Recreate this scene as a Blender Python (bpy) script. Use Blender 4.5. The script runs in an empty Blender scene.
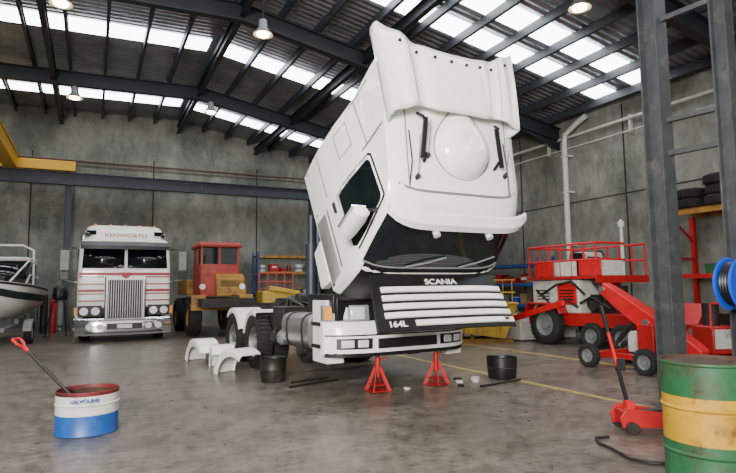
import bpy, math, random, bmesh
from mathutils import Vector, Matrix, Euler
R=random.Random(7)
COL=bpy.context.scene.collection

# ------------------------------------------------------------------ materials
def mat(name,col,rough=.5,metal=0.,var=.15,scale=6.,bump=0.,emit=0.,dirt=None,dscale=2.5,dthr=.55,coat=0.,spec=.5,soft=.16):
    m=bpy.data.materials.new(name); m.use_nodes=True
    nt=m.node_tree; N=nt.nodes; L=nt.links
    b=N['Principled BSDF']
    tc=N.new('ShaderNodeTexCoord'); no=N.new('ShaderNodeTexNoise')
    no.inputs['Scale'].default_value=scale; no.inputs['Detail'].default_value=6; no.inputs['Roughness'].default_value=.65
    L.new(tc.outputs['Object'],no.inputs['Vector'])
    cr=N.new('ShaderNodeValToRGB'); L.new(no.outputs['Fac'],cr.inputs['Fac'])
    cr.color_ramp.elements[0].position=.3; cr.color_ramp.elements[1].position=.72
    cr.color_ramp.elements[0].color=[c*(1-var) for c in col]+[1]
    cr.color_ramp.elements[1].color=[min(1,c*(1+var)) for c in col]+[1]
    out=cr.outputs['Color']
    if dirt:
        n2=N.new('ShaderNodeTexNoise'); n2.inputs['Scale'].default_value=dscale; n2.inputs['Detail'].default_value=8; n2.inputs['Roughness'].default_value=.7
        L.new(tc.outputs['Object'],n2.inputs['Vector'])
        r2=N.new('ShaderNodeValToRGB'); r2.color_ramp.elements[0].position=dthr; r2.color_ramp.elements[1].position=min(1,dthr+soft)
        L.new(n2.outputs['Fac'],r2.inputs['Fac'])
        mx=N.new('ShaderNodeMixRGB'); L.new(r2.outputs['Color'],mx.inputs['Fac']); L.new(out,mx.inputs['Color1'])
        mx.inputs['Color2'].default_value=list(dirt)+[1]; out=mx.outputs['Color']
    L.new(out,b.inputs['Base Color'])
    b.inputs['Roughness'].default_value=rough; b.inputs['Metallic'].default_value=metal
    b.inputs['Specular IOR Level'].default_value=spec
    if coat: b.inputs['Coat Weight'].default_value=coat
    if bump:
        bp=N.new('ShaderNodeBump'); bp.inputs['Strength'].default_value=bump; bp.inputs['Distance'].default_value=.02
        L.new(no.outputs['Fac'],bp.inputs['Height']); L.new(bp.outputs['Normal'],b.inputs['Normal'])
    if emit:
        L.new(out,b.inputs['Emission Color']); b.inputs['Emission Strength'].default_value=emit
    return m
def overlay(m,scale,lo,hi,p0,p1,stretch=(1,1,1),rough=None):
    nt=m.node_tree;N=nt.nodes;L=nt.links;b=N['Principled BSDF'];tc=N['Texture Coordinate']
    mp=N.new('ShaderNodeMapping');mp.inputs['Scale'].default_value=stretch;L.new(tc.outputs['Object'],mp.inputs['Vector'])
    n=N.new('ShaderNodeTexNoise');n.inputs['Scale'].default_value=scale;n.inputs['Detail'].default_value=10;n.inputs['Roughness'].default_value=.72
    L.new(mp.outputs['Vector'],n.inputs['Vector'])
    r=N.new('ShaderNodeValToRGB');r.color_ramp.elements[0].position=p0;r.color_ramp.elements[1].position=p1
    r.color_ramp.elements[0].color=list(lo)+[1];r.color_ramp.elements[1].color=list(hi)+[1]
    L.new(n.outputs['Fac'],r.inputs['Fac'])
    src=b.inputs['Base Color'].links[0].from_socket
    mx=N.new('ShaderNodeMixRGB');mx.blend_type='MULTIPLY';mx.inputs['Fac'].default_value=1
    L.new(src,mx.inputs['Color1']);L.new(r.outputs['Color'],mx.inputs['Color2']);L.new(mx.outputs['Color'],b.inputs['Base Color'])
    if rough:
        r3=N.new('ShaderNodeMapRange');r3.inputs['To Min'].default_value=rough[0];r3.inputs['To Max'].default_value=rough[1]
        L.new(n.outputs['Fac'],r3.inputs['Value']);L.new(r3.outputs['Result'],b.inputs['Roughness'])
    return m

WHITE=mat('truck_white_paint',(.88,.87,.82),.25,0,.04,3,coat=.5,dirt=(.76,.74,.67),dscale=1.6,dthr=.62)
WHITE2=mat('aged_white_paint',(.74,.73,.68),.35,0,.06,3,dirt=(.40,.36,.30),dscale=3,dthr=.6)
BLACK=mat('black_plastic',(.006,.006,.007),.42,0,.3)
RUBBER=mat('tyre_rubber',(.010,.009,.009),.8,0,.4,20,.2)
GLASS=mat('dark_glass',(.005,.008,.009),.05,0,.2,spec=.6)
DARK=mat('greasy_dark_steel',(.020,.018,.016),.5,.3,.5,8,.2,dirt=(.07,.056,.038))
STEEL=mat('brushed_aluminium',(.50,.50,.48),.3,.9,.12,8)
CHROME=mat('chrome',(.78,.79,.80),.12,1,.05)
GREY=mat('grey_paint',(.17,.18,.18),.5,.1,.2)
REDP=mat('red_paint',(.36,.008,.010),.38,0,.2,dirt=(.09,.016,.012),dthr=.6)
REDST=mat('red_stripe',(.32,.022,.028),.35,0,.1)
REDB=mat('bright_red_paint',(.52,.010,.014),.33,0,.2,dirt=(.20,.012,.01),dthr=.6)
ORNG=mat('faded_red_orange_paint',(.32,.035,.022),.55,0,.3,dirt=(.11,.035,.025),dthr=.54)
YORN=mat('dirty_yellow_paint',(.32,.16,.024),.6,0,.3,dirt=(.06,.045,.03),dthr=.5)
YEL=mat('crane_yellow_paint',(.62,.34,.012),.45,0,.1)
YCAGE=mat('faded_yellow_paint',(.48,.30,.04),.55,0,.2,dirt=(.14,.09,.03),dthr=.56)
YLINE=mat('worn_yellow_line',(.38,.27,.06),.6,0,.3,5,dirt=(.14,.115,.085),dscale=5,dthr=.5)
BLUEP=mat('blue_paint',(.015,.06,.22),.4,0,.2)
BLUEB=mat('bright_blue_plastic',(.008,.06,.48),.35,0,.1)
COLB=mat('blue_grey_steel_paint',(.022,.028,.040),.5,.2,.25,5,dirt=(.045,.045,.048))
COLG=mat('worn_grey_steel_paint',(.055,.058,.062),.5,.2,.3,5,dirt=(.12,.118,.115),dscale=3,dthr=.54)
RAFT=mat('dark_rafter_steel',(.013,.016,.021),.5,.1,.2)
PURL=mat('galvanised_purlin',(.05,.055,.065),.5,.4,.2)
AMB=mat('amber_lens',(.75,.25,.02),.25,0,.1)
LENS=mat('lamp_lens',(.78,.80,.81),.1,.3,.1)
GRN=mat('green_drum_paint',(.016,.10,.034),.5,0,.3,8,dirt=(.04,.018,.010),dthr=.49,dscale=4)
DYEL=mat('yellow_drum_paint',(.46,.25,.010),.5,0,.2,8,dirt=(.09,.035,.012),dscale=4,dthr=.5)
RUST=mat('rusty_steel',(.055,.026,.015),.75,.2,.5,10,.3)
DWHT=mat('drum_white_paint',(.62,.61,.58),.45,0,.1,8,dirt=(.25,.17,.13),dthr=.56,dscale=5)
PALE=mat('pale_cream_machine_paint',(.52,.51,.47),.45,0,.12,6,dirt=(.20,.17,.14),dthr=.54,dscale=4)
DBLU=mat('drum_blue_paint',(.012,.085,.33),.4,0,.2,8,dirt=(.04,.05,.09),dthr=.56,dscale=5)
RIMR=mat('grimy_red_paint',(.16,.012,.012),.6,0,.3,8,dirt=(.03,.012,.01),dthr=.48,dscale=7)
WOOD=mat('worn_wood',(.17,.11,.055),.7,0,.3)
CARD=mat('cardboard',(.22,.15,.08),.8,0,.2)
PVC=mat('white_pipe',(.45,.46,.43),.5,0,.1)
PIPER=mat('brown_pipe',(.16,.10,.08),.5,0,.1)
RAG=mat('white_rag',(.5,.48,.45),.9,0,.2)
CONC=mat('concrete_wall_panel',(.205,.212,.188),.75,0,.28,.5,.15,dirt=(.095,.102,.088),dscale=.4,dthr=.45,soft=.2)
overlay(CONC,1.5,(.60,.61,.58),(1.22,1.22,1.2),.38,.64,(1,1,.5))
JOINT=mat('panel_joint',(.015,.016,.015),.9,0,.2)
FLOOR=mat('concrete_floor',(.165,.143,.118),.42,0,.2,.7,.08,dirt=(.092,.077,.061),dscale=.5,dthr=.5,soft=.25)
overlay(FLOOR,9,(.55,.54,.52),(1.20,1.19,1.16),.38,.63,rough=(.15,.5))
overlay(FLOOR,2.2,(.66,.65,.63),(1.1,1.1,1.1),.40,.53)
LAMPW=mat('warm_lamp_glow',(1,.66,.34),.3,0,.02,emit=30)
SKYL=mat('translucent_roof_sheet',(.93,.97,1),.5,0,.02,emit=11)
def ceil_mat():
    m=mat('foil_insulation',(.27,.28,.30),.35,.6,.4,1.5)
    nt=m.node_tree;N=nt.nodes;L=nt.links
    tc=N['Texture Coordinate'];w=N.new('ShaderNodeTexWave');w.bands_direction='Y';w.inputs['Scale'].default_value=1.6;w.inputs['Distortion'].default_value=.3
    L.new(tc.outputs['Object'],w.inputs['Vector'])
    b=N.new('ShaderNodeBump');b.inputs['Strength'].default_value=.5;b.inputs['Distance'].default_value=.05
    L.new(w.outputs['Fac'],b.inputs['Height']);L.new(b.outputs['Normal'],N['Principled BSDF'].inputs['Normal'])
    return m
CEIL=ceil_mat()

# ------------------------------------------------------------------ mesh builder
AX={'x':(1,2,0),'y':(2,0,1),'z':(0,1,2)}
class MB:
    def __init__(s): s.v=[];s.f=[];s.m=[]
    def add(s,vs,fs,m=0):
        o=len(s.v); s.v+= [tuple(v) for v in vs]; s.f+=[tuple(i+o for i in f) for f in fs]; s.m+=[m]*len(fs); return s
    def box(s,c,d,m=0,rot=None,taper=1.):
        x,y,z=[q/2 for q in d]; vs=[]
        for k in (-1,1):
            t=taper if k>0 else 1.
            for a,b in((-1,-1),(1,-1),(1,1),(-1,1)): vs.append(Vector((a*x*t,b*y*t,k*z)))
        if rot is not None:
            M=Euler([math.radians(a) for a in rot]).to_matrix(); vs=[M@v for v in vs]
        vs=[v+Vector(c) for v in vs]
        return s.add(vs,[(3,2,1,0),(4,5,6,7),(0,1,5,4),(1,2,6,5),(2,3,7,6),(3,0,4,7)],m)
    def cyl(s,p0,p1,r,r1=None,n=14,m=0,cap=True):
        p0=Vector(p0);p1=Vector(p1);r1=r if r1 is None else r1
        d=(p1-p0).normalized(); u=d.orthogonal().normalized(); w=d.cross(u)
        vs=[]
        for p,rr in((p0,r),(p1,r1)):
            for k in range(n):
                a=2*math.pi*k/n; vs.append(p+(u*math.cos(a)+w*math.sin(a))*rr)
        fs=[(k,(k+1)%n,n+(k+1)%n,n+k) for k in range(n)]
        if cap: fs+= [tuple(range(n))[::-1],tuple(range(n,2*n))]
        return s.add(vs,fs,m)
    def tube(s,pts,r,n=8,m=0,closed=False):
        pts=[Vector(p) for p in pts]; N=len(pts); vs=[]; u=None
        for i,p in enumerate(pts):
            a=pts[(i-1)%N] if (closed or i>0) else p; b=pts[(i+1)%N] if (closed or i<N-1) else p
            t=(b-a).normalized()
            if u is None: u=t.orthogonal().normalized()
            else:
                u=(u-t*u.dot(t)); u=u.normalized() if u.length>1e-6 else t.orthogonal().normalized()
            w=t.cross(u)
            for k in range(n):
                an=2*math.pi*k/n; vs.append(p+(u*math.cos(an)+w*math.sin(an))*r)
        fs=[]
        for i in range(N if closed else N-1):
            j=(i+1)%N
            for k in range(n): fs.append((i*n+k,i*n+(k+1)%n,j*n+(k+1)%n,j*n+k))
        if not closed: fs+=[tuple(range(n))[::-1],tuple(range((N-1)*n,N*n))]
        return s.add(vs,fs,m)
    def lathe(s,prof,c=(0,0,0),ax='z',n=28,m=0,sc=(1,1)):
        i,j,k=AX[ax]; vs=[]
        for a,r in prof:
            for q in range(n):
                an=2*math.pi*q/n; p=[0,0,0]; p[k]=a; p[i]=r*math.cos(an)*sc[0]; p[j]=r*math.sin(an)*sc[1]
                vs.append(Vector(p)+Vector(c))
        fs=[]
        for r in range(len(prof)-1):
            for q in range(n): fs.append((r*n+q,r*n+(q+1)%n,(r+1)*n+(q+1)%n,(r+1)*n+q))
        return s.add(vs,fs,m)
    def prism(s,prof,ax,a,b,m=0):
        i,j,k=AX[ax]; n=len(prof); vs=[]
        for q in(a,b):
            for p in prof:
                v=[0,0,0]; v[i]=p[0]; v[j]=p[1]; v[k]=q; vs.append(v)
        fs=[tuple(range(n))[::-1],tuple(range(n,2*n))]+[(q,(q+1)%n,n+(q+1)%n,n+q) for q in range(n)]
        return s.add(vs,fs,m)
    def rings(s,rs,m=0,closed=True,caps=True):
        n=len(rs[0]); vs=[p for r in rs for p in r]; fs=[]
        for i in range(len(rs)-1):
            for k in range(n if closed else n-1):
                fs.append((i*n+k,i*n+(k+1)%n,(i+1)*n+(k+1)%n,(i+1)*n+k))
        if caps and closed: fs+=[tuple(range(n))[::-1],tuple(range((len(rs)-1)*n,len(rs)*n))]
        return s.add(vs,fs,m)
    def obj(s,name,mats,parent=None,loc=(0,0,0),rot=(0,0,0),bev=0,solid=0,ang=32,label=None):
        me=bpy.data.meshes.new(name); me.from_pydata([tuple(v) for v in s.v],[],s.f); me.update()
        if not isinstance(mats,(list,tuple)): mats=[mats]
        for q in mats: me.materials.append(q)
        for p,mi in zip(me.polygons,s.m): p.material_index=mi; p.use_smooth=True
        bm=bmesh.new();bm.from_mesh(me);bmesh.ops.recalc_face_normals(bm,faces=bm.faces);bm.to_mesh(me);bm.free()
        me.set_sharp_from_angle(angle=math.radians(ang))
        o=bpy.data.objects.new(name,me); COL.objects.link(o)
        o.location=loc; o.rotation_euler=rot
        if parent is not None: o.parent=parent
        if solid:
            q=o.modifiers.new('solid','SOLIDIFY'); q.thickness=solid; q.offset=0
        if bev:
            q=o.modifiers.new('bevel','BEVEL'); q.width=bev; q.segments=2; q.limit_method='ANGLE'; q.angle_limit=math.radians(40)
        if label: o['label']=label
        return o
def thing(name,label,cat,loc=(0,0,0),rot=0,group=None,scale=1):
    o=bpy.data.objects.new(name,None); COL.objects.link(o); o.empty_display_size=.2
    o.location=loc; o.rotation_euler=(0,0,math.radians(rot)); o['label']=label; o['category']=cat; o.scale=(scale,)*3
    if group:o['group']=group
    return o
def solo(o,label,cat,group=None):
    o['label']=label;o['category']=cat
    if group:o['group']=group
    return o
def copytree(o,loc,rotz=None,label=None):
    n=o.copy(); COL.objects.link(n); n.location=loc
    if rotz is not None: n.rotation_euler=(0,0,math.radians(rotz))
    if label:n['label']=label
    def rec(src,dst):
        for c in list(src.children):
            k=c.copy(); COL.objects.link(k); k.parent=dst; k.matrix_parent_inverse=c.matrix_parent_inverse.copy(); rec(c,k)
    rec(o,n); return n
def struct(o): o['kind']='structure'; return o
def text(t,size,name,m,parent,loc,rot,ext=.004,bold=0.0,sx=1):
    c=bpy.data.curves.new(name,'FONT'); c.body=t; c.size=size; c.extrude=ext; c.offset=bold; c.align_x='CENTER'; c.align_y='CENTER'
    o=bpy.data.objects.new(name+'_tmp',c); COL.objects.link(o)
    dg=bpy.context.evaluated_depsgraph_get(); dg.update()
    me=bpy.data.meshes.new_from_object(o.evaluated_get(dg)); bpy.data.objects.remove(o)
    me.materials.clear(); me.materials.append(m)
    n=bpy.data.objects.new(name,me); COL.objects.link(n); n.parent=parent; n.location=loc; n.rotation_euler=[math.radians(a) for a in rot]; n.scale=(sx,1,1)
    return n
def wheel(parent,c,r=.5,w=.28,side=-1,rim=STEEL,name='wheel',n=32):
    b=MB(); h=w/2
    b.lathe([(-h*.8,r*.58),(-h,r*.66),(-h,r*.88),(-h*.8,r*.97),(-h*.3,r),(h*.3,r),(h*.8,r*.97),(h,r*.88),(h,r*.66),(h*.8,r*.58),(-h*.8,r*.58)],(0,0,0),'x',n)
    for k in range(n):
        a=2*math.pi*k/n
        b.box((0,math.cos(a)*r,math.sin(a)*r),(w*.8,.03,.02),rot=(math.degrees(a)-90,0,0))
    t=b.obj(name,RUBBER,parent,c)
    q=MB(); s=side
    q.lathe([(-s*h*.7,r*.575),(s*h*.75,r*.575),(s*h*.8,r*.55),(s*h*.55,r*.5),(s*h*.1,r*.42),(s*h*.1,r*.24),(s*h*.7,r*.22),(s*h*.75,r*.1),(s*h*.75,.001)],(0,0,0),'x',24)
    for k in range(8):
        a=2*math.pi*k/8; q.cyl((s*h*.05,math.cos(a)*r*.33,math.sin(a)*r*.33),(s*h*.25,math.cos(a)*r*.33,math.sin(a)*r*.33),.018,n=6)
    q.obj('rim',rim,t)
    return t

# ------------------------------------------------------------------ building
XL,XR,YB,YF=-9.,13.,23.5,-6.
XG=3.0
def rz(x): return 8.38-(.185*(x-XG) if x>XG else .025*(XG-x))
struct(MB().box(((XL+XR)/2,(YB+YF)/2,-.1),(XR-XL+.6,YB-YF+.6,.2)).obj('floor',FLOOR))
w=MB()
pf=[(XL-.2,-.05),(XR+.2,-.05),(XR+.2,rz(XR)),(XG,rz(XG)),(XL-.2,rz(XL))]
w.add([(x,YB,z) for x,z in pf]+[(x,YB+.25,z) for x,z in pf],[(0,1,2,3,4),(9,8,7,6,5)]+[(i,(i+1)%5,5+(i+1)%5,5+i) for i in range(5)])
for x in (-6.2,-2.1,2.1,6.3,10.4): w.box((x,YB-.004,3.3),(.045,.012,6.6),1)
struct(w.obj('wall_back',[CONC,JOINT]))
w=MB(); w.box((XR+.12,(YB+YF)/2,3.3),(.24,YB-YF,6.6))
for y in (-2,2.1,6.2,10.3,14.4,18.5): w.box((XR-.004,y,3.2),(.012,.045,6.4),1)
w.box((XR-.004,9,3.9),(.012,29,.03),1)
struct(w.obj('wall_right',[CONC,JOINT]))
w=MB(); w.box((XL-.12,(YB+YF)/2,4),(.24,YB-YF,8)); struct(w.obj('wall_left',[CONC,JOINT]))
w=MB()
for xa,xb in((XL-.2,XG),(XG,XR+.2)):
    w.add([(xa,YF,rz(xa)),(xb,YF,rz(xb)),(xb,YB+.2,rz(xb)),(xa,YB+.2,rz(xa)),(xa,YF,rz(xa)+.1),(xb,YF,rz(xb)+.1),(xb,YB+.2,rz(xb)+.1),(xa,YB+.2,rz(xa)+.1)],
          [(0,1,2,3),(7,6,5,4),(0,4,5,1),(1,5,6,2),(2,6,7,3),(3,7,4,0)])
struct(w.obj('ceiling',CEIL))
tn=[0]
def trim(mb,m,bev=0):
    tn[0]+=1; return struct(mb.obj('trim_%d'%tn[0],m,bev=bev))
wn=0
for yc,wd in((3.6,1.1),(9.2,.7),(10.4,.7),(15.7,.85),(21.2,.8)):
    for xa,xb in((XL+.3,XG-.2),(XG+.2,XR-.5)):
        wn+=1; q=MB()
        q.add([(xa,yc-wd/2,rz(xa)-.02),(xb,yc-wd/2,rz(xb)-.02),(xb,yc+wd/2,rz(xb)-.02),(xa,yc+wd/2,rz(xa)-.02)],[(3,2,1,0)])
        struct(q.obj('window_%d'%wn,SKYL))
x=XL+.6
while x<XR:
    q=MB(); z=rz(x)-.13
    q.box((x,(YB+YF)/2,z),(.02,YB-YF,.2)); q.box((x+.03,(YB+YF)/2,z-.1),(.07,YB-YF,.015)); q.box((x+.03,(YB+YF)/2,z+.1),(.07,YB-YF,.012))
    trim(q,PURL); x+=.95
def ibeam(p0,p1,depth,wid,mb,ft=.03):
    (x0,y,z0),(x1,_,z1)=p0,p1
    for dz,dy,th in((0,.02,depth),(depth/2,wid,ft),(-depth/2,wid,ft)):
        vs=[]
        for x,z in((x0,z0),(x1,z1)):
            for a,b2 in((-1,-1),(1,-1),(1,1),(-1,1)): vs.append((x,y+a*dy/2,z+dz+b2*th/2))
        mb.add(vs,[(0,1,2,3),(7,6,5,4),(0,4,5,1),(1,5,6,2),(2,6,7,3),(3,7,4,0)])
for y in (.6,6.6,12.6,18.6):
    q=MB()
    ibeam((XL,y,rz(XL)-.46),(XG,y,rz(XG)-.46),.40,.2,q); ibeam((XG,y,rz(XG)-.46),(XR-.02,y,rz(XR)-.46),.40,.2,q)
    q.add([(XR-1.8,y-.012,rz(XR-1.8)-.66),(XR-.02,y-.012,rz(XR)-.66),(XR-.02,y-.012,rz(XR)-.95),(XR-1.8,y+.012,rz(XR-1.8)-.66),(XR-.02,y+.012,rz(XR)-.66),(XR-.02,y+.012,rz(XR)-.95)],[(0,1,2),(5,4,3),(0,2,5,3)])
    trim(q,RAFT)
for x in (3.0,6.2,-1.2):
    q=MB(); z=rz(x)-.42
    q.box((x,9,z),(.015,29,.26)); q.box((x,9,z+.13),(.14,29,.02)); q.box((x,9,z-.13),(.14,29,.02)); trim(q,RAFT)
q=MB(); q.tube([(XR-.12,-3,5.9),(XR-.12,22,5.9)],.045); q.tube([(XR-.12,-3,5.55),(XR-.12,22,5.55)],.02)
for y in range(-2,22,3): q.box((XR-.065,y,5.75),(.1,.06,.5))
solo(q.obj('service_pipe',PVC),'long pale service pipe bracketed along the concrete side wall','pipe')
q=MB(); q.tube([(XR-.3,11.3,6.3),(XR-.29,11.7,6.15),(XR-.29,12.1,5.95),(XR-.29,12.15,5.7),(XR-.29,12.15,0.02)],.085,12)
for z in(1,2.6,4.2,5.3): q.box((XR-.2,12.15,z),(.3,.22,.05))
solo(q.obj('downpipe',PVC),'white plastic downpipe running down the concrete wall','pipe')
q=MB()
for z,r in((6.35,.03),(6.2,.02)): q.tube([(-8,YB-.06,z),(10.5,YB-.06,z)],r)
for x in range(-7,11,3): q.box((x,YB-.03,6.28),(.05,.05,.3))
solo(q.obj('electrical_conduit',PIPER),'thin brown electrical conduits clipped along the rear concrete wall','conduit')

rw=thing('crane_runway','blue-grey steel crane runway beam on columns along the rear wall','crane runway',(0,YB-.75,0))
q=MB(); ibeam((XL+.5,0,5.50),(9.5,0,5.50),.42,.24,q); q.obj('runway_beam',COLB,rw)
for x in(-.85,8.55):
    q=MB(); q.box((x,0,2.64),(.2,.02,5.28)); q.box((x-.1,0,2.64),(.02,.22,5.28)); q.box((x+.1,0,2.64),(.02,.22,5.28)); q.box((x,0,.015),(.4,.4,.03)); q.box((x,0,5.27),(.3,.3,.03))
    q.obj('column',COLB,rw)
cr=thing('bridge_crane','yellow overhead bridge crane on the runway beam','crane',(-1.95,YB-.75,5.74))
q=MB(); q.box((0,0,.20),(2.6,.3,.32)); q.box((0,-.16,.20),(2.6,.04,.36)); q.obj('end_carriage',YEL,cr,bev=.02)
for x in(-1.05,1.05):
    q=MB(); q.cyl((x,-.12,.1),(x,.12,.1),.1); q.obj('carriage_wheel',DARK,cr)
q=MB(); q.box((-.70,-13,.24),(.34,26,.5)); q.box((-.70,-13,.50),(.42,26,.03)); q.box((-.70,-13,.0),(.42,26,.03)); q.obj('bridge_girder',YEL,cr)
def lamp(loc,drop=.45):
    t=thing('high_bay_lamp','industrial high bay lamp glowing warm, hung from the rafters','lamp',loc,group='high bay lamps')
    MB().cyl((0,0,.2),(0,0,.2+drop),.012,n=6).obj('hanging_rod',DARK,t)
    MB().lathe([(.3,.001),(.3,.09),(.12,.1),(.1,.12),(-.02,.21),(-.03,.215),(-.02,.205),(.08,.115),(.1,.001)]).obj('lamp_shade',GREY,t)
    MB().lathe([(.06,.001),(.05,.08),(0,.14),(-.04,.13),(-.07,.001)]).obj('bulb',LAMPW,t)
    return t
l0=lamp((3.2,11.5,6.98),.6)
for p in((3.2,17.5,7.0),(-.6,17.6,6.95),(-.7,11.9,7.0),(8.2,7.3,6.70)): copytree(l0,p)
for x in(5.75,8.3):
    solo(MB().box((x,10,.003),(.09,14,.006)).obj('floor_line',YLINE),'worn yellow safety line painted on the concrete floor','floor marking','painted floor lines')

# ------------------------------------------------------------------ main truck
TX,TY=3.95,6.74
tr=thing('cabover_truck','white prime mover with its cab tilted forward, resting on red stands','truck',(TX,TY,0),3)
q=MB()
for s in(-1,1):
    q.box((s*.43,3.35,.98),(.02,6.3,.26)); q.box((s*.40,3.35,1.1),(.08,6.3,.015)); q.box((s*.40,3.35,.86),(.08,6.3,.015))
for y in(.35,1.2,2.6,3.2,4.5,5.8,6.45): q.box((0,y,.98),(.86,.1,.2))
for y in(1.3,3.3,4.6): q.cyl((-.95,y,.5),(.95,y,.5),.08); q.lathe([(-.2,.001),(-.2,.12),(0,.22),(.2,.12),(.2,.001)],(0,y,.5),'y')
for s in(-1,1):
    for y in(1.3,3.3,4.6):
        q.box((s*.43,y,.65),(.08,.12,.35))
        q.tube([(s*.5,y-.6,.78),(s*.5,y-.2,.66),(s*.5,y+.2,.66),(s*.5,y+.6,.78)],.035)
    q.cyl((s*.85,1.3,.5),(s*1.02,1.3,.5),.2,n=24); q.cyl((s*1.02,1.3,.5),(s*1.1,1.3,.5),.1,n=20)
q.obj('chassis_frame',DARK,tr)
q=MB(); q.box((0,1.05,1.3),(.62,1.25,.62)); q.box((0,.9,1.68),(.5,1.0,.2)); q.cyl((0,.35,1.25),(0,.42,1.25),.33,n=24)
for k in range(6): q.box((0,.55+k*.18,1.82),(.46,.12,.1))
for s in(-1,1): q.tube([(s*.36,.4,1.5),(s*.42,.9,1.55),(s*.4,1.5,1.4)],.05)
q.obj('engine',DARK,tr,bev=.015)
q=MB(); q.box((0,.22,1.12),(1.5,.08,.62)); 
for k in range(12): q.box((0,.17,.85+k*.05),(1.4,.02,.012))
q.obj('radiator',BLACK,tr)
q=MB(); q.box((0,.16,1.15),(2.1,.12,.35)); q.box((-.98,.55,1.2),(.2,.8,.25)); q.box((.98,.55,1.2),(.2,.8,.25)); q.obj('inner_shroud',BLACK,tr,bev=.01)
BW=1.165
def bump_sec(x,hw=BW):
    t=min(1,abs(x)/hw); return .02+.26*t**5
def front_loft(zs,hw,mb,m=0,thick=.08,n=25,off=0,x0=None,x1=None):
    rs=[]
    x0=-hw if x0 is None else x0; x1=hw if x1 is None else x1
    for i in range(n):
        x=x0+(x1-x0)*i/(n-1); y=bump_sec(x)+off
        prof=[(y+dy,z) for dy,z in zs]; back=[(y+thick,z) for dy,z in reversed(zs)]
        rs.append([Vector((x,a,z)) for a,z in prof+back])
    mb.rings(rs,m)
q=MB(); front_loft([(.06,.50),(.0,.54),(-.01,.72),(.0,.92),(.03,.96)],BW,q)
bp=q.obj('bumper',WHITE,tr)
q=MB(); front_loft([(-.012,.765),(-.016,.785)],BW-.01,q,thick=.02); q.obj('bumper_groove',BLACK,bp)
q=MB(); front_loft([(.01,.49),(.0,.545)],BW-.02,q,thick=.03); q.obj('bumper_lip',BLACK,bp)
for s in(-1,1):
    a0,a1=(s*.56,s*1.03) if s>0 else (s*1.03,s*.56)
    q=MB(); front_loft([(-.014,.595),(-.016,.735)],BW,q,thick=.02,n=9,x0=a0,x1=a1); q.obj('lamp_recess',BLACK,bp)
    for c0,c1 in((.62,.77),(.82,.98)):
        a0,a1=(s*c0,s*c1) if s>0 else (s*c1,s*c0)
        q=MB(); front_loft([(-.03,.615),(-.032,.715)],BW,q,thick=.03,n=6,x0=a0,x1=a1); q.obj('fog_lamp',LENS,bp,bev=.012)
    a0,a1=(s*.60,s*BW) if s>0 else (s*BW,s*.60)
    q=MB(); front_loft([(-.005,.965),(.02,1.175)],BW,q,thick=.08,n=11,x0=a0,x1=a1); q.obj('headlight_housing',GREY,bp)
    for c0,c1 in((.66,.86),(.885,1.055)):
        a0,a1=(s*c0,s*c1) if s>0 else (s*c1,s*c0)
        q=MB(); front_loft([(-.018,.985),(.004,1.155)],BW,q,thick=.06,n=7,x0=a0,x1=a1); q.obj('headlight',LENS,bp,bev=.014)
    a0,a1=(s*1.08,s*1.155) if s>0 else (s*1.155,s*1.08)
    q=MB(); front_loft([(-.018,.985),(.004,1.155)],BW,q,thick=.06,n=5,x0=a0,x1=a1); q.obj('turn_signal',AMB,bp)
q=MB(); q.box((0,-.0,.66),(.95,.03,.13)); q.obj('air_intake',BLACK,bp)
q=MB(); q.box((0,-.022,.86),(.42,.02,.1)); q.obj('number_plate',DWHT,bp)
q=MB(); front_loft([(.04,.975),(.03,1.17)],1.14,q,thick=.1); q.obj('headlight_surround',BLACK,bp)
# open grille flap
gp_len=.76; gp_ang=math.degrees(math.atan2(.66,.34))
def gcurve(x): return .05*(abs(x)/1.12)**4
def gtaper(z): return .93+.09*(-z/gp_len)
gp=MB(); rs=[]
for i in range(21):
    x=-1.02+2.10*i/20; c=gcurve(x)
    rs.append([Vector((x*.93,c,0)),Vector((x*1.02,c,-gp_len)),Vector((x*1.02,c+.03,-gp_len)),Vector((x*.93,c+.03,0))])
gp.rings(rs)
GR=(math.radians(-(90-gp_ang)),0,0)
gpo=gp.obj('grille_flap',BLACK,tr,(-.03,6.06-TY,1.575),GR,bev=.006)
for k in range(5):
    z=-.222-k*.112; rs=[]; g=gtaper(z)
    xa=-.90 if k<4 else -.50
    for i in range(21):
        x=(xa+(1.06-xa)*i/20)*g; c=gcurve(x)
        rs.append([Vector((x,c-.002,z+.037)),Vector((x,c-.022,z+.033)),Vector((x,c-.026,z-.031)),Vector((x,c-.002,z-.037))])
    m=MB(); m.rings(rs); m.obj('grille_slat',WHITE,gpo)
text('SCANIA',.105,'brand_lettering',WHITE2,gpo,(.05,-.008,-.125),(90,0,0),.006,.001,1.35)
text('164L',.105,'model_number',WHITE,gpo,(-.76,.002,-.675),(90,0,0),.006,.001,1.25)
text('580',.05,'power_number',DARK,gpo,(.92,-.02,-.672),(90,0,0),.003,.001)
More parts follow.
